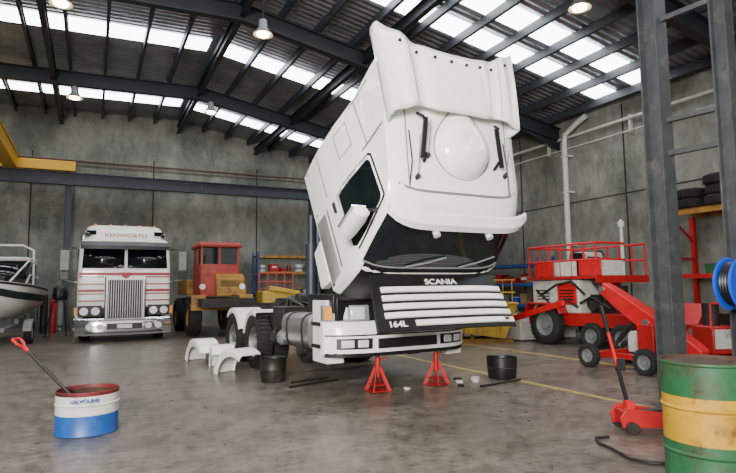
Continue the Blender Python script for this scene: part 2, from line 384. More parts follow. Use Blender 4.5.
# cab
CT=[(0,1.14,.02,.12,2.1),(.35,1.16,-.02,.12,2.1),(.7,1.16,-.03,.13,2.1),(.76,1.15,0,.14,2.1),(1.1,1.12,.10,.15,2.1),(1.48,1.06,.22,.16,2.1),(1.6,1.04,.30,.18,2.1),(1.72,1.03,.45,.2,2.12),(1.9,1.03,.86,.22,2.13),(2.1,1.03,1.28,.22,2.13),(2.28,1.03,1.66,.2,2.12),(2.36,.98,1.86,.12,2.08)]
def ci(u):
    for a,b2 in zip(CT,CT[1:]):
        if u<=b2[0]:
            t=(u-a[0])/(b2[0]-a[0]); return [a[k]+(b2[k]-a[k])*t for k in range(1,5)]
    return list(CT[-1][1:])
TS=[-1,-.985,-.94,-.87,-.78,-.6,-.4,-.2,0,.2,.4,.6,.78,.87,.94,.985,1]
def fr(u,t,off=0):
    hw,d0,c,d1=ci(u); return Vector((hw*t,d0+c*abs(t)**7-off,u))
def ring(u):
    hw,d0,c,d1=ci(u); r=[fr(u,t) for t in TS]
    r+= [Vector((hw,d0+c+(d1-.06-d0-c)*k/3,u)) for k in(1,2,3)]+[Vector((hw-.06,d1,u)),Vector((-hw+.06,d1,u))]+[Vector((-hw,d0+c+(d1-.06-d0-c)*k/3,u)) for k in(3,2,1)]
    return r
us=[0,.2,.35,.7,.76,1.1,1.3,1.48,1.6,1.66,1.72,1.8,1.9,2.0,2.1,2.2,2.28,2.36]
q=MB(); q.rings([ring(u) for u in us])
cab=q.obj('cab',WHITE,tr,(-.055,-.07,1.25),(math.radians(60),0,0),ang=38)
cab.scale=(.955,1,1)
def fpatch(mb,u0,u1,t0,t1,off,nu=6,nt=16,m=0):
    rows=[]
    for i in range(nu+1):
        u=u0+(u1-u0)*i/nu; rows.append([fr(u,t0+(t1-t0)*j/nt,off) for j in range(nt+1)])
    mb.rings(rows,m,closed=False,caps=False)
q=MB(); fpatch(q,.80,1.50,-.955,.955,.012); q.obj('windshield',GLASS,cab)
q=MB(); fpatch(q,.0,.78,-.93,.93,.012); q.obj('front_opening',BLACK,cab)
for t in(-.45,.3):
    q=MB(); a=fr(.82,t,.03); c2=fr(.98,t+.5,.03); q.tube([a,(a+c2)/2+Vector((0,-.015,.01)),c2],.012,6)
    q.obj('wiper',GREY,cab)
q=MB(); q.tube([fr(.80,-.95+1.9*i/16,.02) for i in range(17)],.012,6); q.obj('windshield_trim',GREY,cab)
def roofu(d):
    tb=[(.30,1.6),(.45,1.72),(.86,1.9),(1.28,2.1),(1.66,2.28),(1.86,2.36),(2.2,2.4)]
    for a,b2 in zip(tb,tb[1:]):
        if d<=b2[0]: return a[1]+(b2[1]-a[1])*max(0,(d-a[0]))/(b2[0]-a[0])
    return 2.4
for x in(-.80,.80):
    q=MB(); q.tube([(x,d,roofu(d)+.002) for d in(.48,.7,.86,1.05,1.28,1.5)],.007,6); q.obj('roof_seam',GREY,cab)
q=MB(); fpatch(q,1.715,1.73,-.9,.9,.004,1); q.obj('roof_seam',GREY,cab)
def side(mb,s,rows,off,m=0):
    rs=[]
    for u,da,db in rows:
        hw=ci(u)[0]+off; rs.append([Vector((s*hw,da+(db-da)*j/4,u)) for j in range(5)])
    mb.rings(rs,m,closed=False,caps=False)
for s in(-1,1):
    q=MB(); side(q,s,[(.03,.17,1.17),(.9,.21,1.17),(1.1,.27,1.17),(1.52,.46,1.17),(1.57,.5,1.12)],.004); q.obj('door_seal',BLACK,cab)
    q=MB(); side(q,s,[(.05,.20,1.14),(.9,.235,1.14),(1.1,.30,1.14),(1.50,.48,1.14),(1.545,.52,1.1)],.012); d=q.obj('door',WHITE,cab,solid=.012)
    q=MB(); side(q,s,[(.80,.30,1.07),(.88,.25,1.09),(1.1,.30,1.09),(1.48,.47,1.09),(1.53,.52,1.04)],.024); q.obj('side_window',GLASS,d)
    q=MB(); side(q,s,[(.42,.24,1.12),(.45,.24,1.12)],.022); q.obj('door_crease',GREY,d)
    q=MB(); q.box((s*1.18,1.0,.64),(.03,.16,.04)); q.obj('door_handle',BLACK,d,bev=.006)
    for rows in([(.08,1.26,1.285),(1.95,1.26,1.285)],[(.5,1.28,2.0),(.52,1.28,2.0)],[(1.55,1.28,2.0),(1.57,1.28,2.0)],[(1.0,1.5,1.9),(1.015,1.5,1.9)],[(1.30,1.5,1.9),(1.315,1.5,1.9)],[(1.0,1.5,1.515),(1.315,1.5,1.515)],[(1.0,1.885,1.9),(1.315,1.885,1.9)],[(.08,1.99,2.01),(1.95,1.99,2.01)]):
        q=MB(); side(q,s,rows,.006); q.obj('panel_seam',GREY,cab)
    q=MB(); q.prism([(.3,-.02),(.95,-.02),(.9,-.28),(.35,-.33)],'x',s*1.0,s*1.14); q.obj('entry_step',WHITE,cab,bev=.02)
s=-1
q=MB(); rs=[]
for k,(dz,sc) in enumerate([(-.25,.55),(-.22,.9),(-.1,1),(.1,1),(.22,.9),(.25,.55)]):
    rs.append([Vector((s*1.38+.12*sc*math.cos(a),.30+.085*sc*math.sin(a),1.25+dz)) for a in [2*math.pi*j/14 for j in range(14)]])
q.rings(rs); mr=q.obj('mirror',WHITE,cab)
for pts in([(s*1.08,.42,1.38),(s*1.26,.36,1.42),(s*1.36,.32,1.4)],[(s*1.1,.42,1.05),(s*1.26,.36,1.04),(s*1.36,.32,1.07)]):
    q=MB(); q.tube(pts,.022); q.obj('mirror_arm',BLACK,mr)
q=MB(); q.box((s*1.38,.39,1.25),(.19,.02,.40)); q.obj('mirror_glass',CHROME,mr)
q=MB(); q.box((0,1.05,-.06),(2.1,2.0,.1)); 
for s in(-1,1): q.box((s*.45,1.05,-.16),(.1,2.0,.16))
q.obj('cab_underside',DARK,cab)
q=MB(); rs=[]
for i in range(25):
    t=-1+2*i/24; x=1.08*t; c=.13*abs(t)**6
    d=.16+c; u=1.585; e=1-.45*abs(t)**8
    rs.append([Vector((x,d-.08*e,u-.09*e)),Vector((x,d-.11*e,u-.075*e)),Vector((x,d-.09*e,u+.01)),Vector((x,d+.0,u+.08*e)),Vector((x,d+.05,u+.06*e)),Vector((x,d-.02,u-.02))])
q.rings(rs); vz=q.obj('sun_visor',WHITE,cab)
for x in(-.40,.44):
    q=MB(); q.cyl((x,.10,1.45),(x,.02,1.45),.045,n=16); q.obj('spot_lamp',LENS,vz)
sl=math.atan2(.2,.42)
AN=[2*math.pi*k/36 for k in range(36)]
def drop_pt(r,a,h,off=0):
    sn=math.sin(a); cs=math.cos(a)
    y=(.50 if sn>0 else .36)*r*sn; wx=.42*(1-.34*max(0,sn)**1.5)
    return Vector(((wx+off)*r*cs,y+off*sn,h))
q=MB(); rs=[]
for r,h in((1.10,-.05),(1.05,-.008),(.99,.03),(.90,.085),(.76,.135),(.58,.165),(.38,.18),(.2,.188),(.02,.19)):
    rs.append([drop_pt(r,a,h*(1.0-.12*math.sin(a))) for a in AN])
q.rings(rs); ru=q.obj('roof_cooler',WHITE,cab,(0.05,.97,roofu(.97)),(sl,0,0),ang=80)
q=MB(); q.tube([drop_pt(1.06,a,.004) for a in AN],.008,6,closed=True); q.obj('cooler_gasket',GREY,ru)
q=MB(); q.tube([(-.35,-.02,.10),(-.17,-.01,.165),(0,0,.193),(.17,-.01,.165),(.35,-.02,.10)],.005,6); q.obj('cooler_seam',GREY,ru)
DW=1.06
def defl(x,v):
    a=min(1,abs(x)/DW)
    notch=.07*math.exp(-((abs(x)-.62)/.12)**2)*(1-v)**2
    d=1.24+notch+ (1.02-.30*(1-a**2.2))*v - .08*(1-v)*(a**3)
    u=2.245+.36*v-.08*v*v + .035*(1-a*a)+.04*math.exp(-((abs(x)-.80)/.10)**2)-.025*math.exp(-((abs(x)-.60)/.08)**2)+.05*v*a**4
    k=(.955+.09*v) if x<0 else (.865+.14*v)
    return Vector((x*k-.02,d,u))
q=MB(); rs=[]
XS=[-DW+2*DW*i/40 for i in range(41)]
for j in range(13):
    v=j/12; row=[defl(x,v) for x in XS]
    lo=[]
    for s in(-1,1):
        e=defl(s*DW,v); kk=.26-.06*v if s<0 else .20-.04*v
        lo.append([Vector((e.x-s*.03,e.y+.05,e.z-kk)),Vector((e.x+s*.012,e.y+.03,e.z-.12)),Vector((e.x+s*.012,e.y+.01,e.z-.03))])
    rs.append(lo[0]+row+lo[1][::-1])
q.rings(rs,closed=False,caps=False); df=q.obj('roof_deflector',WHITE,cab,solid=.022,ang=60)
for i in range(8):
    x=-.84+.24*i; p=defl(x,.86)
    q=MB(); q.cyl(p+Vector((0,-.010,.005)),p+Vector((0,-.024,.028)),.020,n=8); q.obj('rivet',BLACK,df)
for s in(-1,1):
    q=MB(); q.tube([defl(s*.72,v)+Vector((0,-.008,.012)) for v in(.04,.25,.5,.75,.97)],.005,5); q.obj('deflector_crease',GREY,df)
for s in(-1,1):
    q=MB(); q.box((s*.60,.98,roofu(.98)+.10),(.055,.50,.03),rot=(math.degrees(sl)+3,0,s*9)); q.tube([(s*.63,1.3,roofu(1.3)+.02),(s*.6,1.2,roofu(1.2)+.12)],.02,6); q.tube([(s*.56,.78,roofu(.78)),(s*.58,.82,roofu(.82)+.1)],.02,6)
    q.obj('support_strut',BLACK,cab)
for x,d,l in((-.68,.6,.5),(-.50,.85,.42),(.74,.72,.3)):
    z=roofu(d); q=MB(); q.cyl((x,d,z-.02),(x,d,z+.04),.03,n=10); q.tube([(x,d,z+.03),(x+.02,d+l*.8,z+.35*l+.12)],.005,6)
    q.obj('antenna',BLACK,cab)
for x in(-.80,.78):
    q=MB(); q.tube([(x,.50,roofu(.5)+.0),(x*.96,.75,roofu(.75)+.05),(x*.96,1.1,roofu(1.1)+.02)],.008,6); q.obj('roof_cable',BLACK,cab)
# side things
q=MB(); q.box((-.99,.50,.82),(.26,.46,.84)); q.box((-1.13,.50,.62),(.05,.40,.05),1); q.box((-1.13,.50,.92),(.05,.40,.05),1); q.box((-.99,.262,.72),(.20,.02,.2),1); q.box((-.99,.262,1.02),(.20,.02,.16),1); q.obj('step_box',[WHITE2,BLACK],tr,bev=.015)
q=MB(); q.box((1.0,.50,.82),(.28,.46,.84)); q.obj('step_box',[WHITE2],tr,bev=.02)
def sgnp(v): return math.copysign(abs(v)**.6,v)
A24=[2*math.pi*k/24 for k in range(24)]
for s in(-1,1):
    q=MB(); rs=[]
    for y in (.82,.84,1.3,1.6,1.88,1.9):
        sc=.94 if y in(.82,1.9) else 1
        rs.append([Vector((s*.88+.27*sc*sgnp(math.cos(a)),y,.78+.26*sc*sgnp(math.sin(a)))) for a in A24])
    q.rings(rs); ft=q.obj('fuel_tank',STEEL,tr)
    for y in(1.05,1.65):
        q=MB(); q.rings([[Vector((s*.88+.28*sgnp(math.cos(a)),yy,.78+.27*sgnp(math.sin(a)))) for a in A24] for yy in(y-.03,y+.03)])
        q.obj('tank_strap',DARK,ft)
    q=MB(); q.cyl((s*.95,1.0,1.0),(s*.95,1.0,1.08),.05); q.obj('filler_cap',BLACK,ft)
    for zz,yy in((.62,2.0),(.62,2.32)):
        q=MB(); q.lathe([(-.24,.001),(-.24,.08),(-.2,.12),(.2,.12),(.24,.08),(.24,.001)],(s*.88,yy+.1,zz),'x',18); q.obj('air_reservoir',DARK if yy>2.1 else GREY,tr)
    q=MB(); q.box((s*.85,2.25,.95),(.45,.5,.28)); q.box((s*.85,2.25,1.10),(.47,.52,.03)); q.obj('battery_box',DARK if s<0 else GREY,tr,bev=.015)
    for pts in([(s*.6,.9,1.15),(s*.62,1.5,1.25),(s*.55,2.1,1.15),(s*.6,2.8,1.2)],[(s*.7,2.0,1.1),(s*.75,2.6,1.25),(s*.62,3.0,1.1)]):
        q=MB(); q.tube(pts,.025,7); q.obj('brake_hose',BLACK,tr)
for y in(3.3,4.6):
    for s in(-1,1):
        for x,rm in((1.05,STEEL),(.75,DARK)): wheel(tr,(s*x,y,.46),.46,.26,s,rm)
q=MB(); q.cyl((-.80,1.5,1.1),(-.80,1.5,2.55),.06,n=18); q.cyl((-.66,1.56,1.1),(-.66,1.56,2.4),.05,n=18); q.cyl((-.80,1.5,1.3),(-.80,1.5,2.1),.09,n=20); q.tube([(-.66,1.56,2.4),(-.66,1.5,2.55),(-.6,1.3,2.6)],.05); q.obj('exhaust_stack',COLB,tr)
for xx,yy in((-.3,1.85),(.1,1.9),(.35,1.8)):
    q=MB(); q.tube([(xx,yy,1.1),(xx-.1,yy+.1,1.7),(xx+.05,yy-.1,2.2),(xx,yy-.4,2.5)],.025); q.obj('air_line',BLACK if xx>0 else REDP,tr)
q=MB(); q.box((-.3,2.05,1.3),(.4,.4,.35)); q.box((.35,2.1,1.25),(.6,.4,.3)); q.box((.0,2.5,1.15),(.7,.4,.15)); q.cyl((.3,2.0,1.4),(.3,2.0,1.75),.12); q.cyl((-.6,2.6,1.22),(.1,2.6,1.22),.11); q.cyl((-.6,2.88,1.2),(.1,2.88,1.2),.09); q.obj('hydraulics',DARK,tr,bev=.02)
q=MB(); q.lathe([(0,.001),(0,.45),(.06,.48),(.1,.48),(.1,.3),(.12,.001)],(0,3.95,1.12)); q.box((0,3.95,1.08),(.84,.8,.06)); q.obj('fifth_wheel',DARK,tr)
def fender(mb,c,r,w,a0,a1,web=0):
    rs=[]
    n=14; M=Vector(c); fan=[]
    for i in range(n+1):
        a=math.radians(a0+(a1-a0)*i/n); ca,sa=math.cos(a),math.sin(a)
        rs.append([M+Vector((px,rr2*ca,rr2*sa)) for px,rr2 in((-w/2,r-.02),(-w/2+.02,r+.03),(w/2-.02,r+.03),(w/2,r-.02),(w/2-.03,r+.012),(-w/2+.03,r+.012))])
        if web: fan.append((M+Vector((-w/2+.01,r*ca,r*sa)),M+Vector((-w/2+.01,r*(1-web)*ca,r*(1-web)*sa))))
    mb.rings(rs)
    if web:
        mb.rings([[p,p+Vector((.012,0,0)),p2+Vector((.012,0,0)),p2] for p,p2 in fan])
for s in(-1,1):
    for yc,a0,a1 in((4.6,20,130),(3.3,70,165)):
        q=MB(); fender(q,(s*.90,yc,.46),.55,.58,180-a1,180-a0,.12 if s<0 else 0); q.obj('mudguard',WHITE2,tr)
for loc,rt,a0,a1,r,wb in(((2.24,9.30,.0),24,8,125,.46,.2),((2.12,10.15,0),-8,5,135,.44,.22),((2.0,11.35,0),10,5,150,.46,.25)):
    q=MB(); fender(q,(0,0,0),r,.42,a0,a1,wb); 
    zmin=min(v[2] for v in q.v); q.v=[(v[0],v[1],v[2]-zmin) for v in q.v]
    solo(q.obj('mudguard',WHITE,None,loc,(0,0,math.radians(rt))),'loose white truck mudguard standing on the floor by the wheels','mudguard','loose mudguards')
def stand(loc):
    t=thing('jack_stand','red steel axle stand holding up the truck frame','jack stand',loc,group='red axle stands')
    q=MB()
    for a in range(4):
        an=math.pi/4+a*math.pi/2; q.box((.1*math.cos(an),.1*math.sin(an),.17),(.05,.012,.36),rot=(0,-24 ,math.degrees(an)))
    q.box((0,0,.02),(.27,.27,.012)); q.box((0,0,.10),(.2,.2,.012)); q.cyl((0,0,.2),(0,0,.46),.035); q.obj('base',REDP,t)
    q=MB(); q.cyl((0,0,.4),(0,0,.80),.022); 
    for k in range(9): q.box((0,-.022,.47+k*.03),(.03,.012,.012))
    q.box((0,0,.81),(.13,.07,.02)); q.box((-.06,0,.83),(.015,.07,.04)); q.box((.06,0,.83),(.015,.07,.04)); q.obj('ratchet_post',REDP,t)
    q=MB(); q.tube([(.03,0,.42),(.12,0,.46),(.16,0,.42)],.008,6); q.obj('handle',REDP,t)
    return t
s0=stand((3.53,6.86,0)); copytree(s0,(4.50,6.90,0),20)

# ------------------------------------------------------------------ striped cabover truck
k=thing('striped_truck','white cabover truck with red stripes and chrome grille','truck',(.85,17.0,0))
def rr(hw,y0,y1,z,r=.12,n=4):
    pts=[]
    for cx,cy,a0 in((hw-r,y0+r,-90),(hw-r,y1-r,0),(-hw+r,y1-r,90),(-hw+r,y0+r,180)):
        for i in range(n+1):
            a=math.radians(a0+90*i/n); pts.append(Vector((cx+r*math.cos(a),cy+r*math.sin(a),z)))
    return pts
q=MB(); q.rings([rr(1.18,.1,2.3,.95),rr(1.2,.08,2.3,1.0),rr(1.2,.08,2.3,2.0),rr(1.17,.16,2.3,2.65),rr(1.14,.22,2.3,2.8),rr(1.1,.35,2.3,2.88)]); kc=q.obj('cab',WHITE,k)
q=MB(); q.rings([rr(1.10,.6,2.35,2.85,.3),rr(1.07,.7,2.35,3.12,.3),rr(1.0,.8,2.35,3.28,.3),rr(.9,.95,2.3,3.33,.3)]); rf=q.obj('roof_fairing',WHITE,kc,ang=50)
for s in(-1,1):
    q=MB(); q.add([(s*.04,.055,2.04),(s*1.10,.06,2.04),(s*1.07,.14,2.58),(s*.04,.135,2.58)],[(0,1,2,3)]); q.obj('windshield',GLASS,kc,solid=.03)
    q=MB(); q.tube([(s*.15,.02,2.06),(s*.6,.03,2.2)],.012,5); q.obj('wiper',DARK,kc)
    q=MB(); q.prism([(.35,1.95),(1.2,1.95),(1.2,2.6),(.5,2.6)],'x',s*1.195,s*1.215); q.obj('side_window',GLASS,kc)
    q=MB(); q.box((s*.90,.66,3.08),(.26,.03,.12),rot=(-8,0,s*12)); q.obj('roof_window',GLASS,rf)
    q=MB(); q.tube([(s*1.2,.25,2.6),(s*1.5,.05,2.58),(s*1.5,.05,1.7),(s*1.2,.25,1.65)],.02,6); q.obj('mirror_arm',CHROME,kc)
    for z,h in((2.25,.55),(1.83,.22)):
        q=MB(); q.box((s*1.52,.04,z),(.22,.06,h)); q.obj('mirror',BLACK if z<2 else GREY,kc,bev=.01)
    q=MB(); q.box((s*1.14,.9,.55),(.2,.75,.75)); 
    for z in(.35,.62): q.box((s*1.25,.9,z),(.06,.5,.04))
    q.obj('step_unit',WHITE2,k,bev=.02)
    for z,h in((1.88,.07),(1.80,.03),(1.60,.03),(1.42,.07),(1.33,.03),(1.14,.035)):
        xa=.0 if z>1.85 else .54
        q=MB(); q.box((s*(xa+1.17)/2,.072,z),(1.17-xa,.02,h)); q.box((s*1.2,1.2,z),(.02,2.0,h)); q.obj('stripe',REDST,kc)
    q=MB(); q.box((s*.88,.02,.86),(.58,.06,.30)); hb=q.obj('headlight_bezel',DARK,k,bev=.01)
    for dx in(-.14,.14):
        q=MB(); q.cyl((s*.88+dx,-.05,.86),(s*.88+dx,.0,.86),.105,n=22); q.obj('headlight',LENS,hb)
    q=MB(); q.box((s*1.22,-.0,.86),(.08,.06,.22)); q.obj('turn_signal',AMB,hb,bev=.01)
    for xx in(.88,.62):
        q=MB(); q.cyl((s*xx,-.1,.44),(s*xx,-.04,.44),.085,n=20); q.obj('bumper_lamp',LENS,k)
    q=MB(); q.cyl((s*1.12,2.5,.9),(s*1.12,2.5,3.15),.075,n=18); q.obj('exhaust_stack',CHROME,k)
    q=MB(); q.lathe([(-.02,.08),(-.0,.045),(.3,.02),(.34,.03),(.36,.001)],(s*1.0,.35,2.98),'y',16); q.box((s*1.0,.55,2.9),(.03,.05,.12)); q.obj('air_horn',CHROME,kc)
    for y,xx in((1.25,1.0),(3.9,.93),(5.1,.93)): wheel(k,(s*xx,y,.5),.5,.3 if y<2 else .5,s)
q=MB(); q.box((0,-.02,1.20),(1.06,.12,1.22)); kg=q.obj('grille_surround',CHROME,k,bev=.04)
q=MB(); q.box((0,-.085,1.18),(.90,.01,1.06)); q.obj('grille_mesh',DARK,kg)
for i in range(15):
    q=MB(); q.box((-.42+i*.06,-.095,1.18),(.013,.02,1.06)); q.obj('grille_bar',CHROME,kg)
q=MB(); pr=[(-.11,1.92),(.11,1.92),(.11,1.84),(0,1.73),(-.11,1.84)]; q.add([(x,-.1,z) for x,z in pr]+[(x,-.07,z) for x,z in pr],[(0,1,2,3,4),(9,8,7,6,5)]+[(i,(i+1)%5,5+(i+1)%5,5+i) for i in range(5)]); q.obj('emblem',REDP,kg)
q=MB(); rs=[]
for i in range(17):
    t=-1+i/8; x=1.24*t; y=-.06+.16*abs(t)**4
    rs.append([Vector((x,y,.2)),Vector((x,y-.02,.25)),Vector((x,y-.02,.62)),Vector((x,y,.66)),Vector((x,y+.1,.66)),Vector((x,y+.1,.2))])
q.rings(rs); q.obj('bumper',CHROME,k)
q=MB(); q.box((0,-.09,.27),(2.0,.02,.04)); q.obj('bumper_slot',BLACK,k)
q=MB(); q.box((0,-.09,.44),(.9,.02,.16)); q.obj('bumper_slot',BLACK,k)
q=MB(); q.box((0,-.108,.44),(.38,.016,.11)); q.obj('number_plate',DWHT,k)
q=MB(); rs=[]
for i in range(13):
    t=-1+i/6; x=1.15*t; y=.0+.1*abs(t)**3
    rs.append([Vector((x,y-.16,2.56)),Vector((x,y-.15,2.66)),Vector((x,y+.16,2.80)),Vector((x,y+.16,2.74))])
q.rings(rs); q.obj('sun_visor',BLACK,kc)
q=MB(); q.box((0,.40,2.98),(1.5,.06,.18)); nb=q.obj('name_board',WHITE,kc)
text('KENWORTH',.14,'brand_lettering',REDST,nb,(0,.365,2.98),(90,0,0),.003,.001,1.4)
for i in range(5):
    q=MB(); q.lathe([(0,.05),(.04,.045),(.06,.001)],(-.8+.4*i,.98,3.31)); q.obj('marker_lamp',AMB,kc)
q=MB()
for s in(-1,1): q.box((s*.42,4.0,.95),(.08,4.0,.25))
for y in(2.6,3.9,5.1,5.9):
    q.box((0,y,.95),(.84,.1,.2))
    if y in(3.9,5.1): q.cyl((-.9,y,.5),(.9,y,.5),.06)
q.box((0,1.2,.75),(.9,1.8,.4)); q.cyl((-.9,1.25,.5),(.9,1.25,.5),.06); q.obj('chassis_frame',DARK,k)

# ------------------------------------------------------------------ old orange truck
o=thing('old_crane_truck','old crane truck with faded red cab and dirty yellow body','truck',(3.6,17.6,0),0)
q=MB(); q.box((0,.9,1.02),(1.5,4.2,.25)); q.box((0,3.2,.85),(.9,3,.2)); q.obj('chassis_frame',DARK,o)
q=MB(); q.prism([(-.1,1.2),(1.0,1.2),(1.0,1.95),(.1,1.9),(-.1,1.75)],'x',-.15,.72); q.box((.28,-.18,1.35),(.9,.2,.28)); oh=q.obj('engine_hood',YORN,o,bev=.03)
q=MB()
for i in range(8): q.box((.28,-.115,1.25+i*.06),(.6,.03,.02))
q.obj('radiator_grille',DARK,oh)
q=MB(); q.rings([rr(.60,.1,1.5,1.9,.06),rr(.60,.1,1.5,2.2,.06)]); 
for x in(-.56,-.02,.56): q.box((x,.14,2.45),(.07,.07,.6))
for y in(.8,1.46):
    for x in(-.56,.56): q.box((x,y,2.45),(.07,.07,.6))
q.rings([rr(.66,.0,1.6,2.74,.08),rr(.68,-.02,1.62,2.8,.08),rr(.60,.1,1.5,2.9,.08)]); oc=q.obj('cab',ORNG,o)
for x in(-.29,.27):
    q=MB(); q.box((x,.13,2.46),(.5,.02,.5)); q.obj('window',GLASS,oc)
for x in(-.565,.565):
    for y in(.48,1.12):
        q=MB(); q.box((x,y,2.46),(.02,.6,.5)); q.obj('window',GLASS,oc)
q=MB(); q.box((-.35,.8,1.55),(.5,1.4,.7)); q.obj('cab_base',ORNG,o,bev=.03)
for s in(-1,1):
    q=MB(); q.box((s*.72,.2,1.22),(.42,1.1,.06)); q.box((s*.72,-.33,1.05),(.42,.06,.38)); q.obj('mudguard',YORN,o,bev=.02)
    q=MB(); q.cyl((s*.6,-.3,1.5),(s*.6,-.22,1.5),.09,n=16); q.obj('headlight',LENS,o)
    for y in(.25,2.9): wheel(o,(s*.78,y,.56),.56,.38,s,YORN)
q=MB(); q.box((0,2.9,1.5),(1.5,2.2,.5)); q.tube([(0,2.6,1.7),(.1,3.2,2.2),(.9,4.1,2.3)],.12); q.box((.0,2.6,1.95),(.6,.7,.6)); q.obj('crane_body',YORN,o,bev=.03)
q=MB(); q.box((0,-.38,.9),(1.9,.08,.22)); q.obj('bumper',YORN,o,bev=.02)

y=thing('yellow_machine_frame','dirty yellow machine part with red guard frame on blocks','machine part',(5.75,18.6,0))
q=MB(); q.box((0,0,1.0),(1.3,.8,.7)); q.box((0,0,.3),(1.1,.6,.6)); q.box((.1,-.45,1.35),(1.1,.1,.16),rot=(0,10,0)); q.obj('body',YCAGE,y,bev=.04)
q=MB()
for x in(-.6,-.3,0,.3,.6): q.tube([(x,.2,1.35),(x,.2,1.95)],.03,6)
for z in(1.95,1.65): q.tube([(-.62,.2,z),(.62,.2,z)],.03,6)
q.obj('guard_rail',ORNG,y)

# ------------------------------------------------------------------ shelving
def rack(name,loc,L,H,D,lv,rot,mt,label):
    t=thing(name,label,'shelf',loc,rot)
    for sx in(-1,1):
        q=MB()
        for sy in(-1,1): q.box((sx*L/2,sy*D/2,H/2),(.07,.07,H))
        n=int(H/.6)
        for i in range(n): q.tube([(sx*L/2,-D/2,.1+i*.6),(sx*L/2,D/2,.1+i*.6+.45)],.015,5)
        q.obj('upright_frame',mt[0],t)
    for z in lv:
        q=MB()
        for sy in(-1,1): q.box((0,sy*D/2,z-.05),(L,.05,.1))
        q.box((0,0,z),(L,D,.02),1); q.obj('shelf',[mt[1],WOOD],t)
    return t
def boxes(label,base,rot,L,D,z,mts,n,smin=.15,smax=.38):
    M=Matrix.Rotation(math.radians(rot),3,'Z'); x=-L/2+.14; i=0
    while x<L/2-smax-.05 and i<n:
        w=R.uniform(smin,smax); h=R.uniform(smin,smax); d=R.uniform(.2,min(.4,D*.8)); x+=w/2*1.15
        q=MB(); kind=R.randrange(3); mt=R.choice(mts)
        if kind==0: q.box((0,0,h/2),(w,d,h)); q.box((0,-d/2-.003,h*.6),(w*.5,.006,h*.25),1); q.box((0,0,h+.004),(w*.98,.05,.008),1)
        elif kind==1: q.lathe([(0,.001),(0,w*.45),(h*.05,w*.47),(h*.9,w*.47),(h*.95,w*.42),(h,w*.42),(h,.001)],n=16); q.lathe([(h*.3,w*.475),(h*.6,w*.475)],n=16,m=1)
        else: q.box((0,0,h*.35),(w,d,h*.7),taper=1.1); q.box((0,0,h*.72),(w*1.12,d*1.12,h*.06),1)
        p=M@Vector((x,0,0))+Vector((base[0],base[1],base[2]+z+.012))
        solo(q.obj(['carton','tin','parts_bin'][kind],[mt,R.choice([DWHT,GREY,BLACK])],None,p,(0,0,math.radians(rot)),bev=.006),label,['carton','tin','bin'][kind],'goods on the workshop shelves')
        x+=w/2*1.15+R.uniform(.03,.12); i+=1
rack('pallet_rack',(7.4,22.1,0),3.0,2.9,.8,(.3,1.2,2.1,2.75),0,(BLUEP,YORN),'blue and orange pallet rack holding parts against the rear wall')
for z in(.3,1.2,2.1): boxes('assorted workshop parts stored on the rear pallet rack',(7.4,22.1,0),0,3.0,.8,z,[CARD,REDP,YORN,BLUEP,DWHT],9)
rack('parts_shelf',(12.4,14.6,0),3.6,2.3,.6,(.15,.85,1.5,2.1),90,(BLUEP,BLUEP),'blue steel parts shelving along the concrete side wall')
for z in(.15,.85,1.5): boxes('assorted workshop parts stored on blue shelving',(12.4,14.6,0),90,3.6,.6,z,[CARD,GREY,BLUEB,DWHT,REDP],10)
rack('parts_shelf',(12.45,18.6,0),3.2,2.3,.6,(.15,.85,1.5,2.1),90,(BLUEP,GREY),'blue steel parts shelving along the concrete side wall')
boxes('assorted workshop parts stored on blue shelving',(12.45,18.6,0),90,3.2,.6,.85,[CARD,GREY,BLUEB],8)
boxes('assorted workshop parts stored on blue shelving',(12.45,18.6,0),90,3.2,.6,2.1,[CARD,GREY,REDP],8)
t=thing('skip_bin','yellow steel tipping skip bin with mesh cage','skip bin',(9.05,11.6,0),-15,scale=.78)
q=MB(); 
vs=[(-1.0,-.6,.35),(.45,-.6,.15),(.45,.6,.15),(-1.0,.6,.35),(-1.3,-.65,1.25),(.9,-.65,1.25),(.9,.65,1.25),(-1.3,.65,1.25)]
q.add(vs,[(3,2,1,0),(0,1,5,4),(1,2,6,5),(2,3,7,6),(3,0,4,7)]); hp=q.obj('hopper',YCAGE,t,solid=.03)
for xx in(-.9,-.3,.3):
    q=MB(); q.box((xx,-.66,.78),(.06,.05,.85)); q.obj('side_rib',YCAGE,hp)
q=MB(); 
for s in(-1,1): q.box((-.1,s*.45,.07),(1.7,.14,.14)); q.box((-.6,s*.45,.22),(.1,.1,.25)); q.box((.4,s*.45,.12),(.1,.1,.1))
q.obj('skid_base',YORN,t)
q=MB(); q.tube([(-1.3,-.66,1.25),(.9,-.66,1.25),(.9,.66,1.25),(-1.3,.66,1.25)],.035,6,closed=True)
for i in range(7):
    for sy in(-.66,.66): q.tube([(-1.15+i*.31,sy,1.25),(-1.15+i*.31,sy,2.0)],.018,5)
for z in(1.6,2.0): q.tube([(-1.2,-.66,z),(.8,-.66,z),(.8,.66,z),(-1.2,.66,z)],.022,5,closed=True)
q.obj('cage_rail',YCAGE,t)
t=thing('engine_on_pallet','grey engine block sitting on a wooden pallet','engine',(11.3,13.3,0),0,scale=.9)
q=MB(); 
for yy in(-.45,-.15,.15,.45): q.box((0,yy,.13),(1.1,.12,.025))
for xx in(-.45,0,.45): q.box((xx,0,.06),(.1,1.0,.11))
q.obj('pallet',WOOD,t)
q=MB(); q.box((0,0,.45),(.8,.5,.45)); q.box((0,0,.75),(.6,.3,.18)); q.cyl((-.5,0,.45),(-.4,0,.45),.2,n=20); q.cyl((.2,-.3,.6),(.2,-.25,.6),.12); q.obj('block',GREY,t,bev=.02)

